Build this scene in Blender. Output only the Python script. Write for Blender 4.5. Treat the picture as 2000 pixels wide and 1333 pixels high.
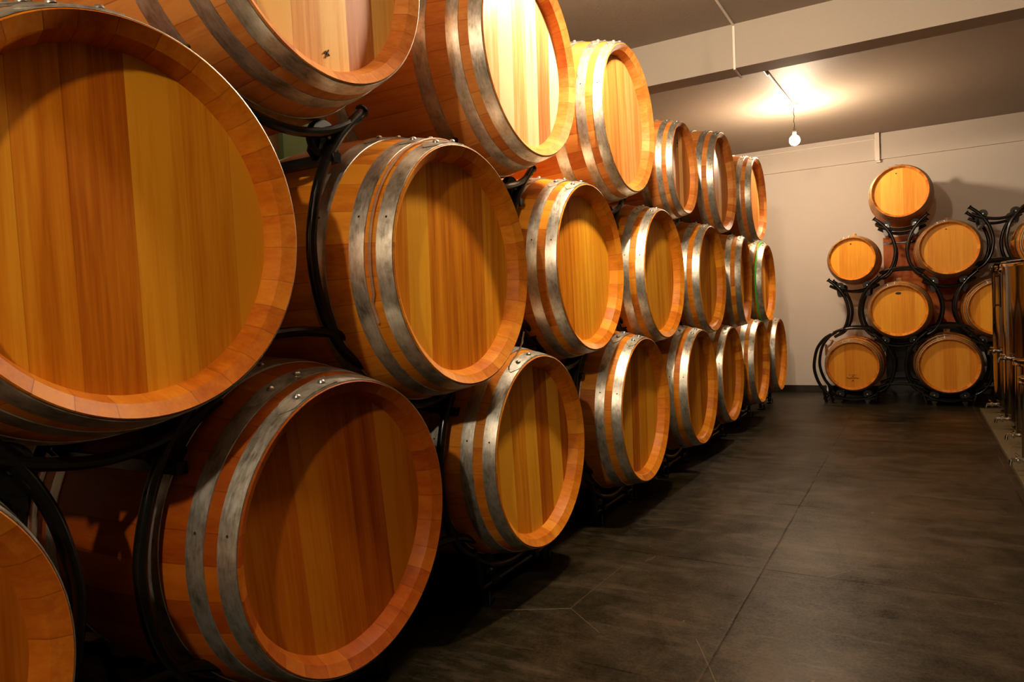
import bpy, bmesh, math, random
from mathutils import Vector, Matrix

for o in list(bpy.data.objects):
    bpy.data.objects.remove(o)
random.seed(7)
PI = math.pi
SC = bpy.context.scene
COL = SC.collection
U = 1.25                     # metres per survey unit
ZB = 0.5625                  # height of the bottom-row barrel axes in the left rack

def W(x, y, z):
    return Vector((x * U, y * U, z * U + ZB))

# ------------------------------------------------------------------ camera
cam = bpy.data.cameras.new('camera')
cam.sensor_width = 36.0
cam.lens = 1374.886 / 2000 * 36.0
cam.clip_start = 0.02
camo = bpy.data.objects.new('camera', cam)
COL.objects.link(camo)
r_ = Vector((0.8654841, 0.4989778, -0.0442536))
u_ = Vector((0.0210772, 0.0519901, 0.9984252))
f_ = Vector((-0.5004927, 0.8650539, -0.0344795))
M = Matrix.Identity(4)
for i in range(3):
    M[i][0], M[i][1], M[i][2] = r_[i], u_[i], -f_[i]
camo.matrix_world = Matrix.Translation(W(1.0155964, -1.0909379, 0.4195643)) @ M
SC.camera = camo

# ------------------------------------------------------------------ world, exposure
wd = bpy.data.worlds.new('world')
SC.world = wd
wd.use_nodes = True
wd.node_tree.nodes['Background'].inputs[0].default_value = (0.9, 0.6, 0.38, 1)
wd.node_tree.nodes['Background'].inputs[1].default_value = 0.0
SC.view_settings.view_transform = 'Standard'
SC.view_settings.look = 'None'
SC.view_settings.exposure = 0.0
SC.view_settings.gamma = 1.0
SC.view_settings.use_curve_mapping = False

LAMPCOL = (1.0, 0.76, 0.53)
# x, y, radiance of the bare bulbs; they hang at z = 2.72
BULBS = [(0.262, 6.04, 1080.0), (0.37, 1.48, 1800.0), (1.05, -2.90, 2000.0)]

# ------------------------------------------------------------------ mesh helpers
class MB:
    def __init__(s):
        s.v, s.f, s.m = [], [], []
    def add(s, vs, fs, mi=0):
        b = len(s.v)
        s.v += [tuple(v) for v in vs]
        for f in fs:
            s.f.append([i + b for i in f]); s.m.append(mi)
    def box(s, lo, hi, mi=0):
        x0, y0, z0 = lo; x1, y1, z1 = hi
        vs = [(x, y, z) for x in (x0, x1) for y in (y0, y1) for z in (z0, z1)]
        s.add(vs, [(0,1,3,2),(4,6,7,5),(0,4,5,1),(2,3,7,6),(0,2,6,4),(1,5,7,3)], mi)
    def tube(s, pts, r, n=10, closed=False, mi=0):
        pts = [Vector(p) for p in pts]
        k = len(pts); vs = []; N = None
        for i, p in enumerate(pts):
            if closed: t = pts[(i+1) % k] - pts[i-1]
            else: t = pts[min(i+1, k-1)] - pts[max(i-1, 0)]
            t.normalize()
            if N is None:
                N = t.orthogonal().normalized()
            else:
                N = (N - t * N.dot(t)).normalized()
            B = t.cross(N)
            rr = r[i] if isinstance(r, (list, tuple)) else r
            for j in range(n):
                a = 2*PI*j/n
                vs.append(p + (N*math.cos(a) + B*math.sin(a))*rr)
        fs = []
        for i in range(k if closed else k-1):
            for j in range(n):
                a = i*n+j; b = i*n+(j+1) % n
                c = ((i+1) % k)*n+(j+1) % n; d = ((i+1) % k)*n+j
                fs.append((a, b, c, d))
        if not closed:
            fs.append(tuple(range(n-1, -1, -1)))
            fs.append(tuple((k-1)*n+j for j in range(n)))
        s.add(vs, fs, mi)
    def lathe(s, prof, axis='z', n=64, c=(0,0,0), closed=False, cap0=False, cap1=False, mi=0):
        """prof: list of (along, radius)"""
        vs = []; fs = []; k = len(prof)
        for (h, r) in prof:
            for j in range(n):
                a = 2*PI*j/n
                ca, sa = math.cos(a)*r, math.sin(a)*r
                if axis == 'z': v = (ca, sa, h)
                elif axis == 'x': v = (h, ca, sa)
                else: v = (sa, h, ca)
                vs.append((v[0]+c[0], v[1]+c[1], v[2]+c[2]))
        for i in range(k if closed else k-1):
            i2 = (i+1) % k
            for j in range(n):
                j2 = (j+1) % n
                fs.append((i*n+j, i*n+j2, i2*n+j2, i2*n+j))
        if cap0: fs.append(tuple(range(n-1, -1, -1)))
        if cap1: fs.append(tuple((k-1)*n+j for j in range(n)))
        s.add(vs, fs, mi)
    def mesh(s, name, mats, smooth=True, ang=32, fix=True):
        me = bpy.data.meshes.new(name)
        me.from_pydata(s.v, [], s.f)
        for m in (mats if isinstance(mats, (list, tuple)) else [mats]):
            me.materials.append(m)
        me.polygons.foreach_set('material_index', s.m)
        if fix:
            bm = bmesh.new(); bm.from_mesh(me)
            bmesh.ops.recalc_face_normals(bm, faces=bm.faces)
            bm.to_mesh(me); bm.free()
        if smooth:
            me.polygons.foreach_set('use_smooth', [True]*len(me.polygons))
            me.set_sharp_from_angle(angle=math.radians(ang))
        me.update()
        return me
    def build(s, name, mats, parent=None, **k):
        o = bpy.data.objects.new(name, s.mesh(name, mats, **k))
        COL.objects.link(o)
        if parent: o.parent = parent
        return o

def thing(name, label, cat, loc=(0,0,0), rotz=0, group=None):
    o = bpy.data.objects.new(name, None)
    o.empty_display_size = 0.1
    COL.objects.link(o)
    o.location = loc; o.rotation_euler = (0, 0, rotz)
    o['label'] = label; o['category'] = cat
    if group: o['group'] = group
    return o

def tag(o, label, cat, group=None):
    o['label'] = label; o['category'] = cat
    if group: o['group'] = group
    return o

def struct(o):
    o['kind'] = 'structure'
    return o

def kids(o):
    return [c for c in bpy.data.objects if c.parent == o]

def dup(root, label, loc, rotz=None, group=None, scale=None, roll=None):
    r = root.copy(); COL.objects.link(r)
    r.location = loc; r['label'] = label
    e = list(r.rotation_euler)
    if roll is not None: e[0] = roll
    if rotz is not None: e[2] = rotz
    r.rotation_euler = e
    if group: r['group'] = group
    if scale: r.scale = (scale,)*3
    for ch in kids(root):
        c = ch.copy(); COL.objects.link(c); c.parent = r
        for g in kids(ch):
            d = g.copy(); COL.objects.link(d); d.parent = c
    return r

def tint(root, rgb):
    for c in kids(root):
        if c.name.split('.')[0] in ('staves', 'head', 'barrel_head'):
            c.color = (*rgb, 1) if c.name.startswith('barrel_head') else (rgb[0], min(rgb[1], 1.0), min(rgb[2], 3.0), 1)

# ------------------------------------------------------------------ materials
class NT:
    def __init__(s, name):
        s.m = bpy.data.materials.new(name); s.m.use_nodes = True
        s.t = s.m.node_tree; s.b = s.t.nodes['Principled BSDF']
    def n(s, typ, ins=None, **k):
        nd = s.t.nodes.new(typ)
        for a, v in k.items(): setattr(nd, a, v)
        for i, v in (ins or {}).items():
            if isinstance(v, bpy.types.NodeSocket): s.t.links.new(v, nd.inputs[i])
            else: nd.inputs[i].default_value = v
        return nd
    def math(s, op, a, b=None, c=None):
        ins = {0: a}
        if b is not None: ins[1] = b
        if c is not None: ins[2] = c
        return s.n('ShaderNodeMath', ins, operation=op).outputs[0]
    def ramp(s, fac, stops, interp='LINEAR'):
        nd = s.n('ShaderNodeValToRGB', {0: fac})
        cr = nd.color_ramp; cr.interpolation = interp
        while len(cr.elements) < len(stops): cr.elements.new(0.5)
        for e, (p, c) in zip(cr.elements, stops):
            e.position = p; e.color = (*c, 1) if len(c) == 3 else c
        return nd.outputs[0]
    def mix(s, fac, a, b, mode='MIX'):
        nd = s.t.nodes.new('ShaderNodeMix'); nd.data_type = 'RGBA'; nd.blend_type = mode
        for i, v in ((0, fac), (6, a), (7, b)):
            if isinstance(v, bpy.types.NodeSocket): s.t.links.new(v, nd.inputs[i])
            else: nd.inputs[i].default_value = v if not isinstance(v, tuple) or len(v) == 4 else (*v, 1)
        return nd.outputs[2]
    def set(s, **k):
        for a, v in k.items():
            a = a.replace('_', ' ')
            if isinstance(v, bpy.types.NodeSocket): s.t.links.new(v, s.b.inputs[a])
            else: s.b.inputs[a].default_value = v if not isinstance(v, tuple) else (*v, 1)
    def bump(s, h, strength, dist=0.002):
        b = s.n('ShaderNodeBump', {'Height': h, 'Strength': strength, 'Distance': dist})
        s.t.links.new(b.outputs[0], s.b.inputs['Normal'])

def grey(c): return (c, c, c)

def noise(T, vec, scale, detail=3, rough=0.55, dim='3D', w=None):
    ins = {'Scale': scale, 'Detail': detail, 'Roughness': rough}
    if vec is not None: ins['Vector'] = vec
    if w is not None: ins['W'] = w
    return T.n('ShaderNodeTexNoise', ins, noise_dimensions=dim).outputs[0]

def wood(name, head, dark, mid, light, n_st=30, plank=9.3, con=0.52, gw=0.78):
    T = NT(name)
    tc = T.n('ShaderNodeTexCoord').outputs['Object']
    sp = T.n('ShaderNodeSeparateXYZ', {0: tc}).outputs
    oi = T.n('ShaderNodeObjectInfo')
    rnd = T.math('MULTIPLY', oi.outputs['Random'], 37.0)
    if head:
        w = T.math('ADD', T.math('MULTIPLY', sp[1], plank), rnd)
        vec = T.n('ShaderNodeMapping', {0: tc, 3: (6, 34, 1.6)}).outputs[0]
        vec2 = T.n('ShaderNodeMapping', {0: tc, 3: (20, 150, 5)}).outputs[0]
    else:
        ang = T.math('ARCTAN2', sp[1], sp[2])
        w = T.math('ADD', T.math('MULTIPLY', ang, n_st / (2*PI)), rnd)
        vec = T.n('ShaderNodeMapping', {0: tc, 3: (1.6, 30, 30)}).outputs[0]
        vec2 = T.n('ShaderNodeMapping', {0: tc, 3: (6, 130, 130)}).outputs[0]
    off = T.n('ShaderNodeVectorMath', {0: vec, 1: T.n('ShaderNodeCombineXYZ', {0: rnd, 1: rnd, 2: rnd}).outputs[0]}, operation='ADD').outputs[0]
    vo = T.n('ShaderNodeTexVoronoi', {'W': w, 'Scale': 1.0, 'Randomness': 0.55}, voronoi_dimensions='1D', feature='F1')
    ve = T.n('ShaderNodeTexVoronoi', {'W': w, 'Scale': 1.0, 'Randomness': 0.55}, voronoi_dimensions='1D', feature='DISTANCE_TO_EDGE')
    cell = T.n('ShaderNodeSeparateColor', {0: vo.outputs['Color']}).outputs[0]
    # each plank has its own grain: shift by the cell
    off2 = T.n('ShaderNodeVectorMath', {0: off, 1: T.n('ShaderNodeCombineXYZ', {0: T.math('MULTIPLY', cell, 13.0), 1: T.math('MULTIPLY', cell, 29.0), 2: T.math('MULTIPLY', cell, 7.0)}).outputs[0]}, operation='ADD').outputs[0]
    g1 = noise(T, off2, 1.0, 5, 0.6)
    g2 = noise(T, vec2, 1.0, 3, 0.6)
    v = T.math('ADD', T.math('ADD', T.math('MULTIPLY', T.math('SUBTRACT', cell, 0.5), con), 0.26), T.math('ADD', T.math('MULTIPLY', T.math('SUBTRACT', g1, 0.5), gw), 0.39))
    v = T.math('ADD', v, T.math('MULTIPLY', g2, 0.30))
    col = T.ramp(v, [(0.44, dark), (0.74, mid), (1.02, light)])
    jn = T.ramp(ve.outputs['Distance'], [(0.0, grey(0.72 if head else 0.55)), (0.010 if head else 0.022, grey(1.0))])
    col = T.mix(1.0, col, jn, 'MULTIPLY')
    col = T.mix(1.0, col, oi.outputs['Color'], 'MULTIPLY')
    T.set(Base_Color=col, Roughness=T.math('ADD', T.math('MULTIPLY', g1, 0.2), 0.30 if head else 0.36), Specular_IOR_Level=0.17)
    h = T.math('ADD', T.math('MULTIPLY', g2, 0.5), T.math('MULTIPLY', jn, 1.0))
    T.bump(h, 0.25, 0.0012)
    return T.m

M_STAVE = wood('oak_staves', False, (0.40, 0.10, 0.006), (0.60, 0.20, 0.012), (0.74, 0.31, 0.024), con=0.42)
M_HEAD = wood('oak_heads', True, (0.56, 0.17, 0.007), (0.81, 0.33, 0.014), (0.92, 0.46, 0.030), con=0.26, gw=0.42)
M_HEAD_DARK = wood('striped_oak_heads', True, (0.46, 0.115, 0.005), (0.78, 0.30, 0.013), (0.96, 0.50, 0.036), con=0.60)
M_RIM = M_STAVE

def galv():
    T = NT('galvanised_steel')
    tc = T.n('ShaderNodeTexCoord').outputs['Object']
    sp = T.n('ShaderNodeSeparateXYZ', {0: tc}).outputs
    oi = T.n('ShaderNodeObjectInfo')
    rnd = T.math('MULTIPLY', oi.outputs['Random'], 23.0)
    ang = T.math('ARCTAN2', sp[1], sp[2])
    vec = T.n('ShaderNodeCombineXYZ', {0: T.math('ADD', T.math('MULTIPLY', ang, 7.0), rnd), 1: T.math('MULTIPLY', sp[0], 24.0), 2: rnd}).outputs[0]
    st = T.n('ShaderNodeCombineXYZ', {0: T.math('MULTIPLY', ang, 16.0), 1: T.math('MULTIPLY', sp[0], 160.0), 2: rnd}).outputs[0]
    a = noise(T, vec, 1.0, 6, 0.65)
    b = noise(T, st, 1.0, 4, 0.6)
    v = T.math('ADD', T.math('MULTIPLY', a, 0.7), T.math('MULTIPLY', b, 0.35))
    col = T.ramp(v, [(0.36, (0.26, 0.26, 0.20)), (0.50, (0.54, 0.54, 0.47)), (0.66, (0.76, 0.76, 0.70))])
    T.set(Base_Color=col, Metallic=0.88, Roughness=T.math('ADD', T.math('MULTIPLY', b, 0.30), 0.24))
    T.bump(b, 0.15, 0.001)
    return T.m
M_GALV = galv()

def simple(name, col, rough=0.5, metal=0.0, var=0.0, scale=20, bump=0.0, spec=0.5):
    T = NT(name)
    tc = T.n('ShaderNodeTexCoord').outputs['Object']
    nz = noise(T, tc, scale, 5, 0.6)
    c = T.ramp(nz, [(0.3, tuple(x*(1-var) for x in col)), (0.7, tuple(min(1, x*(1+var)) for x in col))])
    T.set(Base_Color=c, Roughness=rough, Metallic=metal, Specular_IOR_Level=spec)
    if bump: T.bump(nz, bump, 0.003)
    return T.m
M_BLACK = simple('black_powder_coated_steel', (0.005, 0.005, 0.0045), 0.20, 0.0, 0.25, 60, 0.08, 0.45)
M_RUBBER = simple('black_rubber', (0.008, 0.008, 0.008), 0.5, 0, 0.2, 30)
M_ZINC = simple('zinc_rivet', (0.62, 0.62, 0.58), 0.28, 0.9, 0.1, 60)
M_INOX = simple('stainless_steel', (0.34, 0.32, 0.29), 0.14, 1.0, 0.08, 3)
M_CHROME = simple('chrome', (0.8, 0.79, 0.77), 0.10, 1.0, 0.02, 3)
M_BRASS = simple('brass', (0.6, 0.5, 0.35), 0.3, 0.9, 0.1, 30)
M_WHITE = simple('silicone', (0.80, 0.74, 0.62), 0.45, 0, 0.03, 20)
M_CORK = simple('cork', (0.62, 0.38, 0.14), 0.7, 0, 0.15, 60)
M_GREEN = simple('green_cord', (0.08, 0.62, 0.05), 0.45, 0, 0.08, 40)
M_GPANEL = simple('green_paint', (0.28, 0.62, 0.42), 0.5, 0, 0.05, 8)
M_DARK = simple('branding_ink', (0.03, 0.012, 0.006), 0.7)
M_PIPE = simple('painted_conduit', (0.86, 0.81, 0.72), 0.45, 0, 0.05, 8)
M_CORD = simple('lamp_cord', (0.05, 0.04, 0.03), 0.5)
M_BASE = simple('black_baseboard', (0.02, 0.016, 0.012), 0.35, 0, 0.3, 10)
M_BOARD = wood('red_brown_board', True, (0.22, 0.045, 0.008), (0.36, 0.08, 0.012), (0.50, 0.16, 0.03), plank=3.0)

def hose_mat():
    T = NT('clear_hose')
    T.set(Base_Color=(0.85, 0.72, 0.6), Roughness=0.15, Transmission_Weight=0.8, IOR=1.4)
    return T.m
M_HOSE = hose_mat()

def plaster(name, col, var, bump):
    T = NT(name)
    tc = T.n('ShaderNodeTexCoord').outputs['Object']
    a = noise(T, tc, 0.9, 4, 0.55); b = noise(T, tc, 55, 4, 0.6)
    v = T.math('ADD', T.math('MULTIPLY', a, 0.7), T.math('MULTIPLY', b, 0.3))
    c = T.ramp(v, [(0.30, tuple(x*(1-var) for x in col)), (0.70, tuple(min(1, x*(1+var)) for x in col))])
    T.set(Base_Color=c, Roughness=0.62, Specular_IOR_Level=0.35)
    T.bump(b, bump, 0.004)
    return T.m
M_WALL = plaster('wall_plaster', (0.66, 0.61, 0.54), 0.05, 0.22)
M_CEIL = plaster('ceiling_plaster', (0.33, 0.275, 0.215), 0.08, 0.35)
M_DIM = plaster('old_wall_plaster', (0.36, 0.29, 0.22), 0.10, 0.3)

def seg_dist(T, px, py, a, b):
    """distance from (px,py) to the segment a-b"""
    ax, ay = a; bx, by = b
    dx, dy = bx-ax, by-ay; L2 = dx*dx+dy*dy
    rx = T.math('SUBTRACT', px, ax); ry = T.math('SUBTRACT', py, ay)
    t = T.math('DIVIDE', T.math('ADD', T.math('MULTIPLY', rx, dx), T.math('MULTIPLY', ry, dy)), L2)
    t = T.n('ShaderNodeClamp', {0: t}).outputs[0]
    ex = T.math('SUBTRACT', rx, T.math('MULTIPLY', t, dx)); ey = T.math('SUBTRACT', ry, T.math('MULTIPLY', t, dy))
    return T.math('SQRT', T.math('ADD', T.math('MULTIPLY', ex, ex), T.math('MULTIPLY', ey, ey)))

def floor_mat():
    T = NT('dark_slate_tiles')
    tc = T.n('ShaderNodeTexCoord').outputs['Object']
    wob = T.n('ShaderNodeVectorMath', {0: T.n('ShaderNodeTexNoise', {'Vector': tc, 'Scale': 2.5, 'Detail': 3}).outputs['Color'], 1: (0.012, 0.012, 0)}, operation='MULTIPLY').outputs[0]
    tw = T.n('ShaderNodeVectorMath', {0: tc, 1: wob}, operation='ADD').outputs[0]
    sp = T.n('ShaderNodeSeparateXYZ', {0: tw}).outputs
    def joint(c, off):
        fr = T.math('FRACT', T.math('DIVIDE', T.math('SUBTRACT', c, off), 1.025))
        return T.math('MULTIPLY', T.math('MINIMUM', fr, T.math('SUBTRACT', 1.0, fr)), 1.025)
    jx = joint(sp[0], 0.693 + 0.006 - 1.025*8); jy = joint(sp[1], 2.645 + 0.006 - 1.025*12)
    jd = T.math('MINIMUM', jx, jy)
    big = noise(T, tc, 1.1, 6, 0.65); mid = noise(T, tc, 6.5, 8, 0.78); fine = noise(T, tc, 90, 4, 0.75)
    v = T.math('ADD', T.math('ADD', T.math('MULTIPLY', big, 0.45), T.math('MULTIPLY', mid, 0.40)), T.math('MULTIPLY', fine, 0.25))
    col = T.ramp(v, [(0.42, (0.004, 0.0038, 0.001)), (0.54, (0.012, 0.0105, 0.0045)), (0.66, (0.042, 0.031, 0.016))])
    # dust wisps
    dv = T.n('ShaderNodeMapping', {0: tc, 3: (1.0, 5.0, 1), 2: (0, 0, 0.5)}).outputs[0]
    dust = T.ramp(noise(T, dv, 1.6, 8, 0.75), [(0.52, grey(0)), (0.70, grey(0.6))])
    col = T.mix(dust, col, (0.085, 0.065, 0.048))
    # soiled joint down the aisle
    soil = T.math('MULTIPLY', T.ramp(jx, [(0.0, grey(1)), (0.07, grey(0))]), T.ramp(noise(T, tc, 3.2, 4), [(0.5, grey(0)), (0.64, grey(0.8))]))
    col = T.mix(soil, col, (0.018, 0.014, 0.010))
    line = T.ramp(jd, [(0.0016, grey(0.8)), (0.005, grey(0))])
    lc = T.ramp(noise(T, tc, 1.3, 3), [(0.48, (0.006, 0.005, 0.004)), (0.62, (0.10, 0.06, 0.028))])
    col = T.mix(line, col, lc)
    # scratches and hairline cracks
    sc = None
    for a, b, wd_ in (((-0.085,0.832),(0.141,0.952),.004), ((0.14,0.952),(0.312,0.812),.002), ((0.138,0.951),(0.156,1.439),.0016),
                      ((0.225,1.522),(0.245,1.601),.003), ((0.62,0.90),(0.80,0.55),.002), ((0.02,1.95),(0.30,2.10),.002),
                      ((-0.02,2.12),(0.24,2.18),.002), ((0.93,1.62),(1.02,1.75),.0016)):
        d = T.math('DIVIDE', seg_dist(T, sp[0], sp[1], a, b), wd_)
        sc = d if sc is None else T.math('MINIMUM', sc, d)
    col = T.mix(T.ramp(sc, [(0.4, grey(0.65)), (1.0, grey(0))]), col, (0.14, 0.10, 0.06))
    ck = seg_dist(T, sp[0], sp[1], (0.925, 2.15), (1.03, 1.60))
    col = T.mix(T.ramp(ck, [(0.002, grey(0.8)), (0.006, grey(0))]), col, (0.012, 0.010, 0.008))
    sp2 = T.ramp(noise(T, tc, 38, 2, 0.5), [(0.76, grey(0)), (0.79, grey(0.6))])
    col = T.mix(sp2, col, (0.3, 0.22, 0.14))
    T.set(Base_Color=col, Roughness=T.math('ADD', T.math('MULTIPLY', mid, 0.30), 0.28), Specular_IOR_Level=T.n('ShaderNodeMapRange', {0: T.math('SUBTRACT', v, T.math('MULTIPLY', line, 0.12)), 1: 0.43, 2: 0.64, 3: 0.03, 4: 0.31}).outputs[0], Specular_Tint=(1.0, 0.78, 0.58))
    T.bump(T.math('ADD', T.math('MULTIPLY', fine, 0.4), T.math('MULTIPLY', line, -1.0)), 0.25, 0.002)
    return T.m
M_FLOOR = floor_mat()

def bulb_mat(k, LAMP):
    T = NT('glowing_bulb')
    T.set(Base_Color=(1, 1, 1), Emission_Color=LAMPCOL, Emission_Strength=LAMP)
    return T.m


# ------------------------------------------------------------------ room
XL, XR, YN, YF, ZC = -1.30, 5.2, -4.6, 8.021, 3.031
ZL = 2.731                              # underside of the beams

def slab(name, lo, hi, mat):
    b = MB(); b.box(lo, hi)
    return struct(b.build(name, mat, smooth=False))
slab('floor', (XL-.2, YN-.2, -0.12), (XR+.2, YF+.2, 0.0), M_FLOOR)
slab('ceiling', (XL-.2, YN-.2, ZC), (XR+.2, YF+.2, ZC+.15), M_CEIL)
slab('wall_back', (XL-.2, YF, 0), (XR+.2, YF+.2, ZC), M_WALL)
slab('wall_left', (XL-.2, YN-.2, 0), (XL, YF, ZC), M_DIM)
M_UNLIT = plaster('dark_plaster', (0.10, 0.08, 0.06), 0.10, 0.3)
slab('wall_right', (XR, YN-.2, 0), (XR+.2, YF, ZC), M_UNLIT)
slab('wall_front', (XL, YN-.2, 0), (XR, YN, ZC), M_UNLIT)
slab('baseboard_back', (XL, YF-.012, 0), (XR, YF, 0.074), M_BASE)
# ceiling beam across the cellar, and its twin flush with the back wall
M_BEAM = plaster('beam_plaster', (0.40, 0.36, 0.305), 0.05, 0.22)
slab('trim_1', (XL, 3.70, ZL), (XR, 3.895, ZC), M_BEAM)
slab('trim_2', (XL, YF-.035, ZL), (XR, YF, ZC), M_WALL)
# low concrete kerb under the tanks
kb = MB(); kb.box((1.756, -1.0, 0), (3.3, 6.59, 0.025))
M_KERB = plaster('kerb_concrete', (0.10, 0.078, 0.035), 0.3, 0.3)
struct(kb.build('trim_3', M_KERB, smooth=False))

# conduits
c = MB()
c.tube([(0.21, YN+.1, ZC-.009), (0.21, 3.69, ZC-.009), (0.21, 3.691, ZL-.009), (0.21, 3.90, ZL-.009), (0.21, 3.905, ZC-.05), (0.21, 4.95, ZC-.012)], 0.0085)
tag(c.build('conduit', M_PIPE), 'thin painted conduit running along the ceiling and wrapped down around the beam', 'conduit')
c = MB()
c.tube([(0.225, 4.9, ZC-.012), (0.255, 6.0, ZC-.012)], 0.011)
tag(c.build('conduit', M_PIPE), 'short cream conduit on the ceiling ending at the lit hanging bulb', 'conduit')
c = MB()
c.tube([(-1.0, YF-.05, ZC-.062), (0.86, YF-.05, ZC-.062), (0.875, YF-.05, ZC-.075), (0.875, YF-.05, ZL+.02)], 0.010)
tag(c.build('conduit', M_PIPE), 'thin painted conduit along the top of the back wall with a drop', 'conduit')
c = MB()
c.box((0.872, YF-.085, ZL-.02), (0.918, YF-.036, ZC))
c.box((0.880, YF-.06, ZL-.035), (0.925, YF-.0, ZL-.018))
tag(c.build('cable_trunking', M_PIPE, smooth=False), 'short vertical cream cable trunking high on the back wall above the top barrel', 'trunking')

# ------------------------------------------------------------------ lamps
def bulb_lamp(x, y, power, label, group=None):
    t = thing('hanging_bulb', label, 'lamp', (x, y, ZC-.32), 0, group)
    b = MB(); b.lathe([(0.32-.026, 0.030), (0.32-.022, 0.045), (0.3195, 0.048)], n=28, cap0=True, cap1=True)
    b.build('ceiling_rose', M_PIPE, t)
    b = MB()
    b.tube([(0.004*math.sin(k*1.9), 0.004*math.cos(k*2.3), 0.296-0.0235*k) for k in range(10)], 0.0042, 6)
    b.build('cord', M_CORD, t)
    b = MB(); b.lathe([(0.028, 0.017), (0.04, 0.019), (0.075, 0.017), (0.088, 0.008)], n=20, cap0=True, cap1=True)
    b.build('socket', M_CORD, t)
    b = MB()
    pr = [(0.028, 0.014), (0.014, 0.021)] + [(-0.030 + 0.050*math.sin(a), 0.050*math.cos(a)) for a in [math.radians(k) for k in (55, 35, 10, -15, -40, -65, -85)]]
    b.lathe(pr, n=24, cap0=True, cap1=True)
    b.build('glass_bulb', bulb_mat(0, power), t)
    return t
bulb_lamp(*BULBS[0], 'bare glowing bulb on a twisted cord near the back wall')
bulb_lamp(*BULBS[1], 'bare bulb on a cord above the near top barrels, out of the frame')
bulb_lamp(*BULBS[2], 'bare bulb on a cord behind the viewpoint, out of the frame')

# ------------------------------------------------------------------ barrels
def prof_r(R, Rb, L, x):      # x measured back from the front edge
    t = (x - L/2)/(L/2)
    return R + (Rb-R)*(1-abs(t)**2.0)

M_GALV2 = simple('weathered_hoop_steel', (0.33, 0.25, 0.15), 0.42, 0.75, 0.3, 14, 0.1)

def make_barrel(name, label, R, Rb, L, hoops, loc, rotz=0, n=112, rivets=True, bung=M_WHITE, bung_h=0.012, group=None, rimw=0.116, depth=0.060, hoopm=None):
    t = thing(name, label, 'barrel', loc, rotz, group)
    # staves: outside, chimes, inner lip
    b = MB()
    ri = R*(1-rimw)
    def end(sgn):
        # from the inner lip out to the outer edge
        return [(depth+.012, ri*0.995), (depth-.004, ri), (0.020, R*(1-rimw*.66)), (0.003, R-.006), (0.0, R-.0025)]
    pr = [(-x, r) for x, r in end(1)]
    k = 26
    pr += [(-L*i/k - 0.002 if i == 0 else (-L*i/k if i < k else -L+.002), prof_r(R, Rb, L, L*i/k)) for i in range(k+1)]
    pr += [(-(L-x), r) for x, r in reversed(end(1))]
    b.lathe(pr, 'x', n)
    b.build('staves', M_STAVE, t, ang=20)
    for sgn, x in ((1, -depth), (-1, -(L-depth))):
        b = MB()
        d = 0.012*sgn
        b.lathe([(x, ri+.002), (x-d, ri+.002)], 'x', n, cap0=True, cap1=True)
        b.build('barrel_head', M_HEAD, t, ang=30)
    allh = [(a, bb) for a, bb in hoops] + [(L-bb, L-a) for a, bb in hoops]
    for hi, (a, bb) in enumerate(allh):
        b = MB(); th = 0.0028
        def rr(x): return prof_r(R, Rb, L, x)
        b.lathe([(-a, rr(a)+.0005), (-a-.0006, rr(a)+th), (-(a+bb)/2, rr((a+bb)/2)+th+.0004), (-bb+.0006, rr(bb)+th), (-bb, rr(bb)+.0005)], 'x', n)
        if hi < len(hoops):
            # overlap tab with a pointed end, near the top
            vs = []; fs = []
            a0, a1, K = 91, 119, 12
            for q in range(K+1):
                f = q/K; an = math.radians(a0+(a1-a0)*f)
                w = 1.0 if q < K-1 else (0.62 if q == K-1 else 0.12)
                cx = (a+bb)/2; hw = (bb-a)/2*w*0.96
                for xx in (cx-hw, cx+hw):
                    for dr in (0.0, 0.0028):
                        r = rr(xx)+th+dr
                        vs.append((-xx, r*math.cos(an), r*math.sin(an)))
            for q in range(K):
                o = q*4
                fs += [(o+1, o+3, o+7, o+5), (o, o+1, o+5, o+4), (o+2, o+6, o+7, o+3)]
            fs += [(0, 2, 3, 1), (K*4, K*4+1, K*4+3, K*4+2)]
            b.add(vs, fs)
            # punched hole on the flank
            an = math.radians(163); cx = (a+bb)/2; r = rr(cx)+th+.0012
            vs = []; 
            e1 = Vector((1, 0, 0)); e2 = Vector((0, -math.sin(an), math.cos(an)))
            cc = Vector((-cx, r*math.cos(an), r*math.sin(an)))
            for q in range(10):
                g = 2*PI*q/10
                vs.append(cc + (e1*math.cos(g)+e2*math.sin(g))*0.0036)
            b.add(vs, [tuple(range(10))], 1)
        h = b.build('hoop', [hoopm or M_GALV, M_DARK], t, ang=30)
        if rivets and hi < len(hoops):
            for an in (96, 109):
                an = math.radians(an); cx = (a+bb)/2
                r = rr(cx)+th+.002
                d = MB(); pr2 = [(r+.0085*math.sin(g), .0105*math.cos(g)) for g in [math.radians(v) for v in (0, 25, 50, 72)]]
                d.lathe(pr2, 'z', 14, cap1=True)
                o = d.build('rivet', M_ZINC, h)
                o.matrix_local = Matrix.Translation((-cx, 0, 0)) @ Matrix.Rotation(an-PI/2, 4, 'X')
    b = MB()
    b.lathe([(Rb-.02, 0.026), (Rb+bung_h, 0.030), (Rb+bung_h+.002, 0.027)], 'z', 24, c=(-L/2, 0, 0), cap0=True, cap1=True)
    b.build('bung', bung, t)
    return t

LR, LRB, LL = 0.375, 0.444, 0.88
HOOPS = [(0.004, 0.050), (0.084, 0.130), (0.205, 0.262)]
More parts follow.
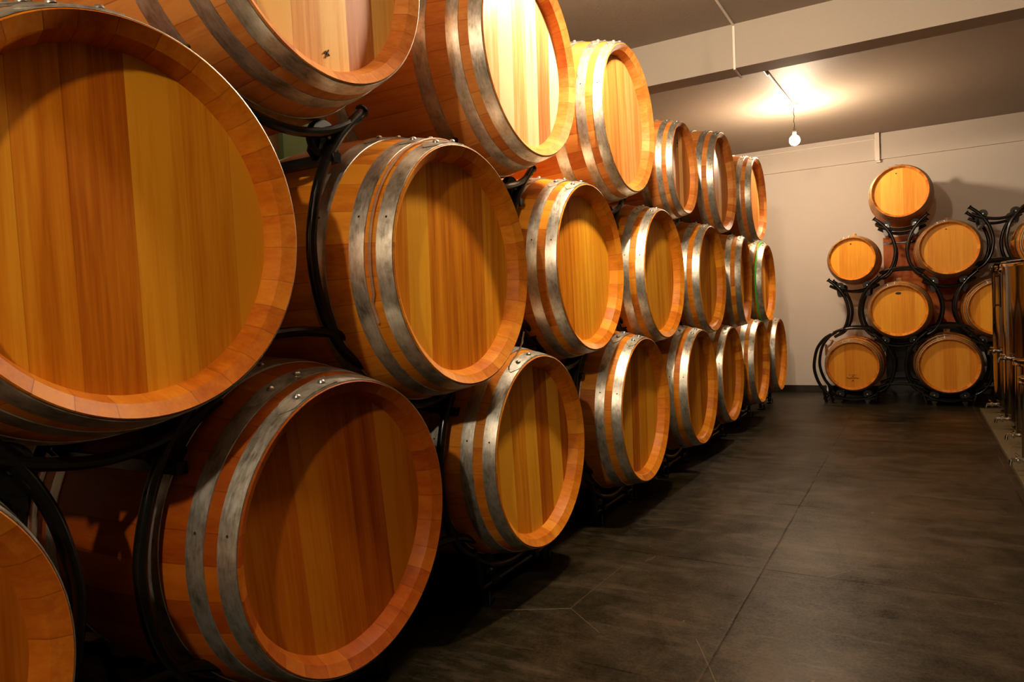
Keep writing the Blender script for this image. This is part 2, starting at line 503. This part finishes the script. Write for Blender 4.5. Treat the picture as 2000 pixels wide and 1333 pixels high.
# fitted positions (survey units): x, y, z, radius/0.3
LB = {
 'B1': (-.003,-.001,.002,.299), 'B2': (-.011,.866,-.005,.298), 'B3': (.015,1.767,.002,.301), 'B4': (.021,2.644,.003,.300),
 'B5': (-.011,3.494,-.008,.297), 'B6': (.002,4.370,.002,.301), 'B7': (-.003,5.243,-.002,.300), 'B0': (.0,-.874,.0,.300),
 'M0': (.003,-.435,.590,.301), 'M1': (.020,.434,.556,.305), 'M2': (-.007,1.299,.586,.300), 'M3': (-.012,2.170,.589,.300),
 'M4': (-.007,3.046,.588,.302), 'M5': (-.008,3.958,.596,.296), 'M6': (-.008,4.804,.599,.299),
 'T1': (0,-.001,1.218,.300), 'T2': (.004,.876,1.221,.301), 'T3': (-.004,1.745,1.222,.299), 'T4': (-.026,2.615,1.159,.235),
 'T5': (-.020,3.478,1.208,.301), 'T6': (.013,4.385,1.207,.299)}
ORD = {'1': 'nearest', '2': 'second', '3': 'third', '4': 'fourth', '5': 'fifth', '6': 'sixth', '7': 'seventh'}
LLAB = {
 'B0': 'dark barrel cut off by the lower left corner of the picture, bottom row',
 'B1': 'big reddish barrel with streaked dark head, nearest whole one in the bottom row',
 'B2': 'second whole barrel in the bottom row, its top touched by a thin wire',
 'B3': 'third whole barrel in the bottom row, bright front hoop and brown head',
 'B4': 'fourth whole barrel in the bottom row, in front of the plain wall side',
 'B5': 'fifth whole barrel in the bottom row, narrow and half hidden',
 'B6': 'sixth whole barrel in the bottom row, next to last',
 'B7': 'last barrel in the bottom row, closest to the back wall',
 'M0': 'huge barrel head filling the left edge of the picture, wide vertical planks',
 'M1': 'large barrel in the middle row with a clear hose around it',
 'M2': 'middle-row barrel just right of the hose-wrapped one, bright golden head',
 'M3': 'fourth barrel in the middle row counting from the left edge',
 'M4': 'fifth barrel in the middle row counting from the left edge',
 'M5': 'middle-row barrel just left of the one with the green cord',
 'M6': 'last barrel in the middle row, looped with a green cord',
 'T1': 'nearest barrel in the top row, cropped by the top edge, pale head half shaded',
 'T2': 'second barrel in the top row with the brightly glaring head',
 'T3': 'third barrel in the top row, bright hoops and smooth yellow head',
 'T4': 'smaller barrel in the top row, fourth from the left, darker hoops',
 'T5': 'fifth barrel in the top row, head pale and hoops grey',
 'T6': 'last barrel in the top row, closest to the back wall'}
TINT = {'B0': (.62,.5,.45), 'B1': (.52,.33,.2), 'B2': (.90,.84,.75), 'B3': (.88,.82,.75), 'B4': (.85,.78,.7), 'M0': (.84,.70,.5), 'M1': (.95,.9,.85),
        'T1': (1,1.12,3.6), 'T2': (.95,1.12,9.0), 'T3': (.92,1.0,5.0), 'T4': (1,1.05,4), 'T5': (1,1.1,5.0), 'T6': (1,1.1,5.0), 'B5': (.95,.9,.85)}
ROLL = {'B1': 0.10, 'B2': 0.05, 'B3': -0.03, 'M0': 0.015, 'M1': -0.02, 'M2': 0.03, 'T1': 0.02, 'T2': -0.03, 'T3': 0.05, 'T5': -.04, 'M4': -.03, 'B4': .04, 'M3': .05, 'B6': -.05}
left0 = None
BAR = {}
for k, (x, y, z, r) in LB.items():
    s = r/0.3
    loc = W(x, y, z)
    if left0 is None:
        o = make_barrel('wine_barrel', LLAB[k], LR, LRB, LL, HOOPS, loc, group='large barrels in the long rack on the left')
        o.scale = (s,)*3
        left0 = o
    else:
        o = dup(left0, LLAB[k], loc, scale=s)
    o.rotation_euler = (ROLL.get(k, 0), 0, {'M5': .085}.get(k, 0))
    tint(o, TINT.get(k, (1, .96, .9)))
    if k in ('M0', 'B1', 'B0', 'B2'):
        for c_ in kids(o):
            if c_.name.startswith('barrel_head'):
                c_.material_slots[0].link = 'OBJECT'; c_.material_slots[0].material = M_HEAD_DARK
    BAR[k] = o

# ------------------------------------------------------------------ racks
def catmull(pts, n=7):
    P = [Vector(p) for p in pts]; out = []
    for i in range(len(P)-1):
        p0 = P[max(i-1, 0)]; p1 = P[i]; p2 = P[i+1]; p3 = P[min(i+2, len(P)-1)]
        for j in range(n):
            t = j/n
            out.append(0.5*((2*p1)+(-p0+p2)*t+(2*p0-5*p1+4*p2-p3)*t*t+(-p0+3*p1-3*p2+p3)*t**3))
    out.append(P[-1]); return out

def arc_side(s, y0, sgn):
    """half of a ring around the neighbour barrel, survey shape scaled by s; y0 = neighbour offset"""
    pts = [(-.240,-.268), (-.305,-.225), (-.362,-.130), (-.385,0), (-.366,.115), (-.330,.200), (-.272,.280), (-.198,.348)]
    return [(sgn*(y0 + a), b) for a, b in pts]

def make_unit(name, label, S, kind, zc, base, XF, XRR, Rcar, tr, loc, rotz=0, group=None, h=0.586):
    """S metres per survey unit; kind 'tall' stands two tiers, 'mid' one tier on the floor, 'low' bottom cradle.
    zc: height of the carried barrel axis above the unit base."""
    t = thing(name, label, 'barrel rack', loc, rotz, group)
    for xf in (XF, XRR):
        def P(y, z): return (xf, y*S, zc + z*S)
        # cradle
        b = MB()
        b.tube(catmull([P(-.228,-.300), P(-.13,-.350), P(0,-.372), P(.13,-.350), P(.228,-.300)]), tr*.95)
        b.build('cradle_tube', M_BLACK, t)
        for sg in (-1, 1):
            b = MB()
            if kind == 'low':
                floor_z = -zc/S + .012
                b.tube([P(sg*.236, -.275), P(sg*.222, -.32), P(sg*.20, floor_z)], tr)
                b.lathe([(0.0, tr*2.4), (0.006, tr*2.4), (0.010, tr)], 'z', 16, c=(xf, sg*.20*S, 0.0), cap0=True, cap1=True)
                b.tube([(xf+.035, sg*.20*S, 0.004), (xf+.035, sg*.20*S, 0.055)], 0.005, 8)
            else:
                pts = arc_side(S, .437, 1)
                pts = [P(sg*yy, zz - h) for yy, zz in pts]
                if kind == 'mid':
                    pts = pts
                cm = catmull(pts)
                n_ = len(cm)
                rad = [tr]*(n_)
                b.tube(cm, rad, 12)
                # flattened flared tip
                tip = cm[-1]; d = (cm[-1]-cm[-2]).normalized()
                b.tube([tip - d*.004, tip + d*.004, tip + d*.009], [tr*1.0, tr*1.45, tr*1.45], 12)
            b.build('side_tube', M_BLACK, t)
        if kind != 'low':
            b = MB()
            zb = -h-.268
            b.tube(catmull([P(-.205, zb+.045), P(-.12, zb+.078), P(0, zb+.09), P(.12, zb+.078), P(.205, zb+.045)]), tr*.95)
            b.build('arch_tube', M_BLACK, t)
        else:
            b = MB()
            b.tube([P(-.2, -zc/S+.05), P(.2, -zc/S+.05)], tr*.8)
            b.build('arch_tube', M_BLACK, t)
    # roller carriers
    rw = 0.043*S*.8/.8
    for sg in (-1, 1):
        yy = sg*.132
        b = MB()
        zbar = -.412 if kind != 'low' else -.395
        zb = zc + zbar*S
        b.box((XRR-.02, yy*S-.014, zb-.014), (XF+.02, yy*S+.014, zb+.014))
        b.build('cross_bar', M_BLACK, t, smooth=False)
        for xf in (XF-.035, XRR+.035):
            rad = Rcar(abs(xf)) + rw + .002
            zr = -math.sqrt(max(rad*rad - (yy*S)**2, .01))
            b = MB()
            b.lathe([(xf-.014, rw*.55), (xf-.014, rw*.96), (xf-.010, rw), (xf+.010, rw), (xf+.014, rw*.96), (xf+.014, rw*.55)], 'x', 28, c=(0, yy*S, zc+zr), cap0=True, cap1=True)
            ro = b.build('roller', M_RUBBER, t)
            b = MB()
            w1, w2 = rw*.75, .022
            zt = zc+zr; x0, x1 = xf-.024, xf-.017
            for (x0, x1) in ((xf-.024, xf-.017), (xf+.017, xf+.024)):
                vs = []
                for x in (x0, x1):
                    vs += [(x, yy*S-w1*.6, zt+rw*.2), (x, yy*S+w1*.6, zt+rw*.2), (x, yy*S+w1, zt-rw*.7), (x, yy*S+w2, zb), (x, yy*S-w2, zb), (x, yy*S-w1, zt-rw*.7)]
                b.add(vs, [(0,1,2,3,4,5), (11,10,9,8,7,6)] + [(i, (i+1) % 6, 6+(i+1) % 6, 6+i) for i in range(6)])
            b.build('bracket', M_BLACK, t, smooth=False)
            b = MB()
            b.tube([(xf-.03, yy*S, zt), (xf+.03, yy*S, zt)], .006, 8)
            b.tube([(xf, yy*S, zb-.004), (xf, yy*S, zb-.020)], .007, 8)
            b.build('bolt', M_ZINC, t)
    return t

XF, XRR = -.1875, -.6875
def Rc(x): return prof_r(LR, LRB, LL, x)
G_LU = 'black tubular steel rack units of the long barrel row'
zlow = ZB
prot = {}
def unit(kind, key, label, y, z):
    """y,z survey units of the carried barrel axis"""
    zw = z*U + ZB
    h = {'low': 0, 'mid': .586, 'tall': .630}[kind]
    # the upper units stand on the cradle tips of the tier below
    zc = zw if kind == 'low' else (h+.268)*U + .004
    base = zw - zc
    if kind not in prot:
        prot[kind] = make_unit('barrel_rack', label, U, kind, zc, 0, XF, XRR, Rc, .0150, (0, y*U, base), group=G_LU, h=h)
        return prot[kind]
    return dup(prot[kind], label, (0, y*U, base))
LU = {
 'B0': 'low black rack cradle under the cropped barrel in the lower left corner',
 'B1': 'low black rack cradle under the big reddish barrel, bottom row',
 'B2': 'low black rack cradle under the second whole bottom barrel',
 'B3': 'low black rack cradle under the third whole bottom barrel',
 'B4': 'low black rack cradle under the fourth whole bottom barrel',
 'B5': 'low black rack cradle under the fifth whole bottom barrel',
 'B6': 'low black rack cradle under the sixth whole bottom barrel',
 'B7': 'low black rack cradle under the last bottom barrel by the back wall',
 'M0': 'curved black rack unit under the huge barrel at the left edge',
 'M1': 'curved black rack unit under the barrel wrapped by a clear hose',
 'M2': 'curved black rack unit under the bright golden middle-row barrel',
 'M3': 'curved black rack unit under the fourth middle-row barrel',
 'M4': 'curved black rack unit under the fifth middle-row barrel',
 'M5': 'curved black rack unit under the barrel left of the green cord',
 'M6': 'curved black rack unit under the barrel looped with green cord',
 'T1': 'black rack unit with flared tips carrying the nearest top barrel',
 'T2': 'black rack unit with flared tips carrying the glaring second top barrel',
 'T3': 'black rack unit with flared tips carrying the third top barrel',
 'T4': 'black rack unit with flared tips carrying the smaller fourth top barrel',
 'T5': 'black rack unit with flared tips carrying the fifth top barrel',
 'T6': 'black rack unit with flared tips carrying the last top barrel'}
for k in range(-1, 7):
    unit('low', k, LU['B%d' % (k+1)], k*.874, 0)
for k in range(0, 7):
    unit('mid', k, LU['M%d' % k], (k-.5)*.874, .566 if k == 1 else .586)
for k in range(0, 6):
    unit('tall', k, LU['T%d' % (k+1)], k*.874, 1.172+.044)

# ------------------------------------------------------------------ the second rack, by the back wall
YR = 5.45*U                                     # plane of the barrel fronts
def WR(x, z, y=YR): return (x*U, y, z*U+ZB)
RL = 0.93
HR = [(0.003, 0.034), (0.065, 0.096), (0.19, 0.225)]
right = [
 ('R1a', .525, -.122, .203, 'small barrel with dark stamped mark, lower left of the rack by the back wall'),
 ('R1b', 1.218, -.123, .214, 'small barrel at bottom right of the rack by the back wall'),
 ('R1c', 1.900, -.123, .207, 'small barrel on the floor tier hidden behind the steel tanks'),
 ('R2a', .877, .331, .210, 'small barrel with an oval bung hole in its head, framed by a black ring'),
 ('R2b', 1.556, .318, .207, 'small barrel half hidden behind the first steel tank'),
 ('R3a', .543, .777, .178, 'smallest barrel with a cork on top, left side of the back rack'),
 ('R3b', 1.235, .809, .207, 'small barrel right of the open ring, below the empty cradle'),
 ('R3c', 1.915, .809, .207, 'small barrel cut by the right edge of the picture'),
 ('RT', .907, 1.293, .207, 'small barrel alone on top of the rack by the back wall')]
r0 = None
ROT = -PI/2
for k, x, z, r, lab in right:
    s = r*U/0.2625
    loc = WR(x, z)
    if r0 is None:
        o = make_barrel('small_barrel', lab, 0.2625, 0.312, RL, HR, loc, ROT, n=72, bung=M_CORK, bung_h=0.03, group='smaller barrels on the rack by the back wall', rimw=0.085, depth=0.033, hoopm=M_GALV2)
        o.scale = (s, s, s); r0 = o
    else:
        o = dup(r0, lab, loc, scale=s)
    tint(o, {'R1a': (.80,.74,1.0), 'R1b': (.80,.76,1.2), 'RT': (.90,.94,2.4), 'R3b': (.86,.88,1.8)}.get(k, (.95, .95, 1.2)))
    BAR[k] = o

SR = 1.0
XFR, XRRR = -.15, -.65
def Rcr(x): return prof_r(.2625, .312, RL, x)
G_RU = 'black tubular steel rack units by the back wall'
rp = {}
def runit(kind, label, x, z):
    zw = z*U+ZB
    zc = zw if kind == 'low' else (.586+.268)*SR+.004
    base = 0.0 if kind == 'low' else zw-zc
    loc = (x*U, YR, base)
    if kind not in rp:
        rp[kind] = make_unit('barrel_rack', label, SR, kind, zc, 0, XFR, XRRR, Rcr, .0165, loc, ROT, G_RU)
        return rp[kind]
    return dup(rp[kind], label, loc)
ZT = [-.123, .333, .809, 1.283]
runit('low', 'low black cradle under the barrel with the stamped mark, back rack', .52, ZT[0])
runit('low', 'low black cradle under the bottom right barrel of the back rack', 1.22, ZT[0])
runit('low', 'low black cradle behind the steel tanks, back rack', 1.92, ZT[0])
runit('tall', 'black rack unit under the barrel with the oval bung hole, back rack', .875, ZT[1])
runit('tall', 'black rack unit under the barrel half hidden by a steel tank', 1.558, ZT[1]-.012)
runit('tall', 'black hourglass rack unit under the smallest barrel, left of the back rack', .540, ZT[2]-.005)
runit('tall', 'black rack unit under the small barrel below the empty cradle', 1.232, ZT[2])
runit('tall', 'black rack unit at the right edge, behind the tall steel tanks', 1.915, ZT[2])
runit('tall', 'black rack unit carrying the lone top barrel of the back rack', .904, ZT[3]+.010)
runit('tall', 'empty black rack unit with two bare rollers, top right of the back rack', 1.575, ZT[3]+.03)

# curved end guard on the left of the back rack
t = thing('rack_end_guard', 'curved black end tubes standing left of the stamped barrel, back rack', 'rack guard', (.52*U, YR, 0), ROT)
for xf in (XFR, XRRR):
    b = MB()
    zc = ZT[0]*U+ZB
    pts = [(xf, -yy, zc+zz) for yy, zz in [(.20,.335), (.275,.285), (.345,.185), (.378,.05), (.380,-.06), (.345,-.18), (.29,-.27), (.235,-.33)]]
    b.tube(catmull(pts), .0165, 12)
    b.tube([(xf, -.29, zc-.27), (xf, -.27, .006)], .0165, 10)
    b.build('side_tube', M_BLACK, t)
b = MB(); b.box((XRRR, -.30, .03), (XFR, -.27, .06)); b.build('cross_bar', M_BLACK, t, smooth=False)

# end guard at the far end of the long row
t = thing('rack_end_guard', 'curved black end tubes at the far end of the long row', 'rack guard', (0, 6*.874*U, 0))
for xf in (XF, XRR):
    b = MB()
    pts = [(xf, yy*U, ZB+zz*U) for yy, zz in [(.185,.350), (.255,.305), (.318,.222), (.364,.125), (.385,0), (.362,-.13), (.305,-.225), (.25,-.29), (.24,-.44)]]
    b.tube(catmull(pts), .0150, 12)
    b.build('side_tube', M_BLACK, t)
b = MB(); b.box((XRR, .24*U-.012, .03), (XF, .24*U+.012, .055)); b.build('cross_bar', M_BLACK, t, smooth=False)

# marks on barrel heads
def child_mark(bar, name, builder, mat=M_DARK, label=None):
    b = MB(); builder(b)
    o = b.build(name, mat, bar, smooth=False)
    if label: o['label'] = label
    return o
def disc(b, x, y, z, ry, rz, n=14):
    vs = [(x, y+ry*math.cos(2*PI*i/n), z+rz*math.sin(2*PI*i/n)) for i in range(n)]
    vs += [(x-.004, v[1], v[2]) for v in vs]
    b.add(vs, [tuple(range(n))] + [(i, (i+1) % n, n+(i+1) % n, n+i) for i in range(n)])
child_mark(BAR['R2a'], 'bung_hole', lambda b: disc(b, -.0318, 0.0, .175, .027, .013), label='dark oval bung hole')
child_mark(BAR['R3a'], 'bung_hole', lambda b: disc(b, -.0318, -.01, .185, .009, .011), label='small dark bung hole')
child_mark(BAR['RT'], 'bung_hole', lambda b: disc(b, -.0318, -.03, .19, .007, .006))
child_mark(BAR['R3b'], 'bung_hole', lambda b: disc(b, -.0318, -.02, .19, .007, .006))
def stamp(b):
    x = -.0318; pr = []
    for i in range(34):
        y = -.062 + .124*i/33
        pr.append((x, y, -.135 + .006*math.sin(i*1.7) + .004*math.sin(i*.6)))
    b.tube(pr, .0022, 5)
    for i in range(9):
        b.tube([(x, -.035+.009*i, -.105+.006*math.sin(i)), (x, -.033+.009*i, -.097+.006*math.cos(i*2))], .0016, 5)
    disc(b, x, 0, -.165, .010, .006)
    disc(b, x, 0.0, -.118, .006, .005)
child_mark(BAR['R1a'], 'stamp', stamp, label='small dark stamped mark on the head')
def logo4(b):
    disc(b, -.0585, -.02, .214, .014, .010); disc(b, -.0585, -.02, .236, .008, .008); disc(b, -.0585, -.02, .19, .010, .006)
child_mark(BAR['T4'], 'stamp', logo4, label='small dark stamped mark near the top of the head')
def knot1(b):
    b.tube([(-.0592, .016, -.290), (-.0592, .022, -.283), (-.0592, .036, -.290)], .002, 5)
    b.tube([(-.0592, .020, -.300), (-.0592, .034, -.276)], .0016, 5)
child_mark(BAR['T1'], 'knot', knot1)

# ------------------------------------------------------------------ loose things on the barrels
c1 = W(0, .434, .556)
b = MB()
pts = []
for i in range(30):
    an = math.radians(84 + (205-84)*i/29)
    r = prof_r(LR, LRB, LL, .068)*.305/.3 + .0065
    pts.append((-.040 + (-.012 if i > 26 else 0), c1.y + r*math.cos(an), c1.z + r*math.sin(an)))
b.tube(pts, .0042, 8)
tag(b.build('hose', M_HOSE), 'thin clear hose looped over the large middle-row barrel between its hoops', 'hose')
b = MB()
b.tube(catmull([W(.012, .716, .374), W(.012, .700, .34), W(.012, .668, .312), W(.012, .640, .295), W(.012, .622, .281), W(.012,.619,.270)]), .0028, 6)
tag(b.build('wire', M_CHROME), 'thin bent wire hanging down onto the second bottom barrel', 'wire')
c6 = W(0, 4.804, .599)
b = MB(); pts = []
for i in range(44):
    an = math.radians(70 + (262-70)*i/43)
    r = prof_r(LR, LRB, LL, .062) + .009
    pts.append((-.066, c6.y + r*math.cos(an), c6.z + r*math.sin(an)))
b.tube(pts, .0085, 8)
tag(b.build('cord', M_GREEN), 'bright green cord looped round the last middle-row barrel', 'cord')

# board and panel
b = MB(); b.box((.745*U, 7.955, .16*U+ZB), (1.40*U, 7.995, 1.0*U+ZB))
bo = thing('plywood_board', 'tall red-brown board leaning at the wall behind the back rack', 'board', (0, 0, 0))
b.build('panel', M_BOARD, bo, smooth=False)
b = MB(); b.box((.745*U, 7.95, 0), (1.40*U, 7.997, .16*U+ZB)); b.build('shade_panel', M_BLACK, bo, smooth=False)  # added black panel in place of the shade behind the lower barrels
b = MB(); b.box((.745*U-.004, 7.948, .945*U+ZB-.012), (1.40*U+.004, 7.956, .945*U+ZB+.012)); b.build('strap', M_BLACK, bo, smooth=False)
b = MB(); b.box((XL, .985, 1.30), (XL+.03, 1.85, 2.25))
tag(b.build('wall_panel', M_GPANEL, smooth=False), 'pale green panel on the left wall behind the barrels', 'panel')

b = MB()
p = lambda x, z: Vector((x*U, 7.62, z*U+ZB))
pf = thing('tap_fitting', 'small pale tap fitting on a standpipe, left of the stamped barrel', 'tap', (.262*U, 7.62, 0))
pf.location = (0, 0, 0)
b.tube([(.262*U, 7.62, 0.0), p(.262, -.06)], .009, 10)
b.build('standpipe', M_PIPE, pf)
b = MB()
b.tube([p(.262, -.075), p(.262, .03)], .019, 12); b.tube([p(.262, .0), p(.30, .03), p(.32, .07)], .015, 12)
b.build('tap_body', M_CHROME, pf)
b = MB(); b.tube([p(.285, .075), p(.345, .055)], .009, 8); b.build('tap_handle', M_BRASS, pf)

# ------------------------------------------------------------------ stainless tanks
def tank(label, x, y, H, gauge, lid_handle=True):
    R = .35
    t = thing('steel_tank', label, 'tank', (x, y, .025), 0, 'stainless steel tanks along the right side')
    b = MB()
    pr = [(.06, R-.02), (.075, R), (.12, R)] + [(.12+(H-.16)*i/8, R) for i in range(1, 9)] + [(H-.03, R)]
    b.lathe(pr, 'z', 72, cap0=True, cap1=True)
    b.build('tank_body', M_INOX, t)
    b = MB()
    b.lathe([(H-.034, R+.001), (H-.034, R+.012), (H-.022, R+.014), (H-.012, R+.012), (H-.010, R+.001)], 'z', 72)
    b.build('rim_band', M_CHROME, t)
    b = MB()
    b.lathe([(H-.004, R-.004), (H-.002, R+.010), (H+.006, R+.012), (H+.012, R-.002), (H+.03, .12), (H+.034, .02)], 'z', 72, cap0=True, cap1=True)
    ld = b.build('lid', M_CHROME, t)
    b = MB(); b.lathe([(H+.03, .03), (H+.06, .03), (H+.065, .02)], 'z', 20, cap0=True, cap1=True); b.build('lid_cap', M_BLACK, ld)
    for k in range(3):
        an = 2*PI*k/3 + .5
        b = MB(); b.tube([((R-.05)*math.cos(an), (R-.05)*math.sin(an), 0), ((R-.05)*math.cos(an), (R-.05)*math.sin(an), .07)], .02, 12)
        b.build('leg', M_INOX, t)
    for hz, nm in ((.055, 'outlet_valve'), (H*.39+.03 if H > 1 else None, 'sample_valve')):
        if hz is None: continue
        hz = hz+.02
        an = math.radians(188 if nm == 'outlet_valve' else 200)
        d = Vector((math.cos(an), math.sin(an), 0)); p = d*(R-.01); s_ = Vector((-d.y, d.x, 0))
        b = MB()
        b.tube([p+Vector((0,0,hz)), p+d*.075+Vector((0,0,hz))], .013, 12)
        b.tube([p+d*.03+Vector((0,0,hz)), p+d*.042+Vector((0,0,hz))], .022, 12)
        b.tube([p+d*.075+Vector((0,0,hz+.0)), p+d*.079+Vector((0,0,hz-.03))], .010, 12)
        v = b.build(nm, M_CHROME, t)
        b = MB()
        q0 = p+d*.045+Vector((0,0,hz))
        b.tube([q0, q0+Vector((0,0,.032))], .005, 8)
        b.tube([q0-s_*.04+Vector((0,0,.032)), q0+s_*.04+Vector((0,0,.032))], .0055, 8)
        b.build('valve_handle', M_CHROME, v)
    if gauge:
        an = math.radians(205); d = Vector((math.cos(an), math.sin(an), 0))
        b = MB(); p = d*(R+.028)
        b.tube([p+Vector((0,0,H-.36)), p+Vector((0,0,H-.06))], .009, 10)
        b.tube([d*R+Vector((0,0,H-.34)), p+Vector((0,0,H-.34))], .008, 8)
        b.tube([d*R+Vector((0,0,H-.08)), p+Vector((0,0,H-.08))], .008, 8)
        g = b.build('level_gauge', M_INOX, t)
        b = MB()
        b.tube([d*(R-.02)+Vector((0,0,H+.015)), d*(R+.03)+Vector((0,0,H+.02)), d*(R+.045)+Vector((0,0,H-.005)), d*(R+.03)+Vector((0,0,H-.05))], .013, 10)
        b.build('gauge_cap', M_BLACK, g)
    return t
tank('tall steel tank with side gauge, farthest of the tanks at the right edge', 2.20, 6.36, 1.315, True)
tank('tall steel tank in front of the one with the side gauge', 2.20, 5.45, 1.315, False)
tank('short steel tank in front of the tall ones, its shiny lid at mid height', 2.20, 4.68, .60, False)
tank('short dark steel tank nearest the viewer at the right edge', 2.14, 3.78, .56, False)
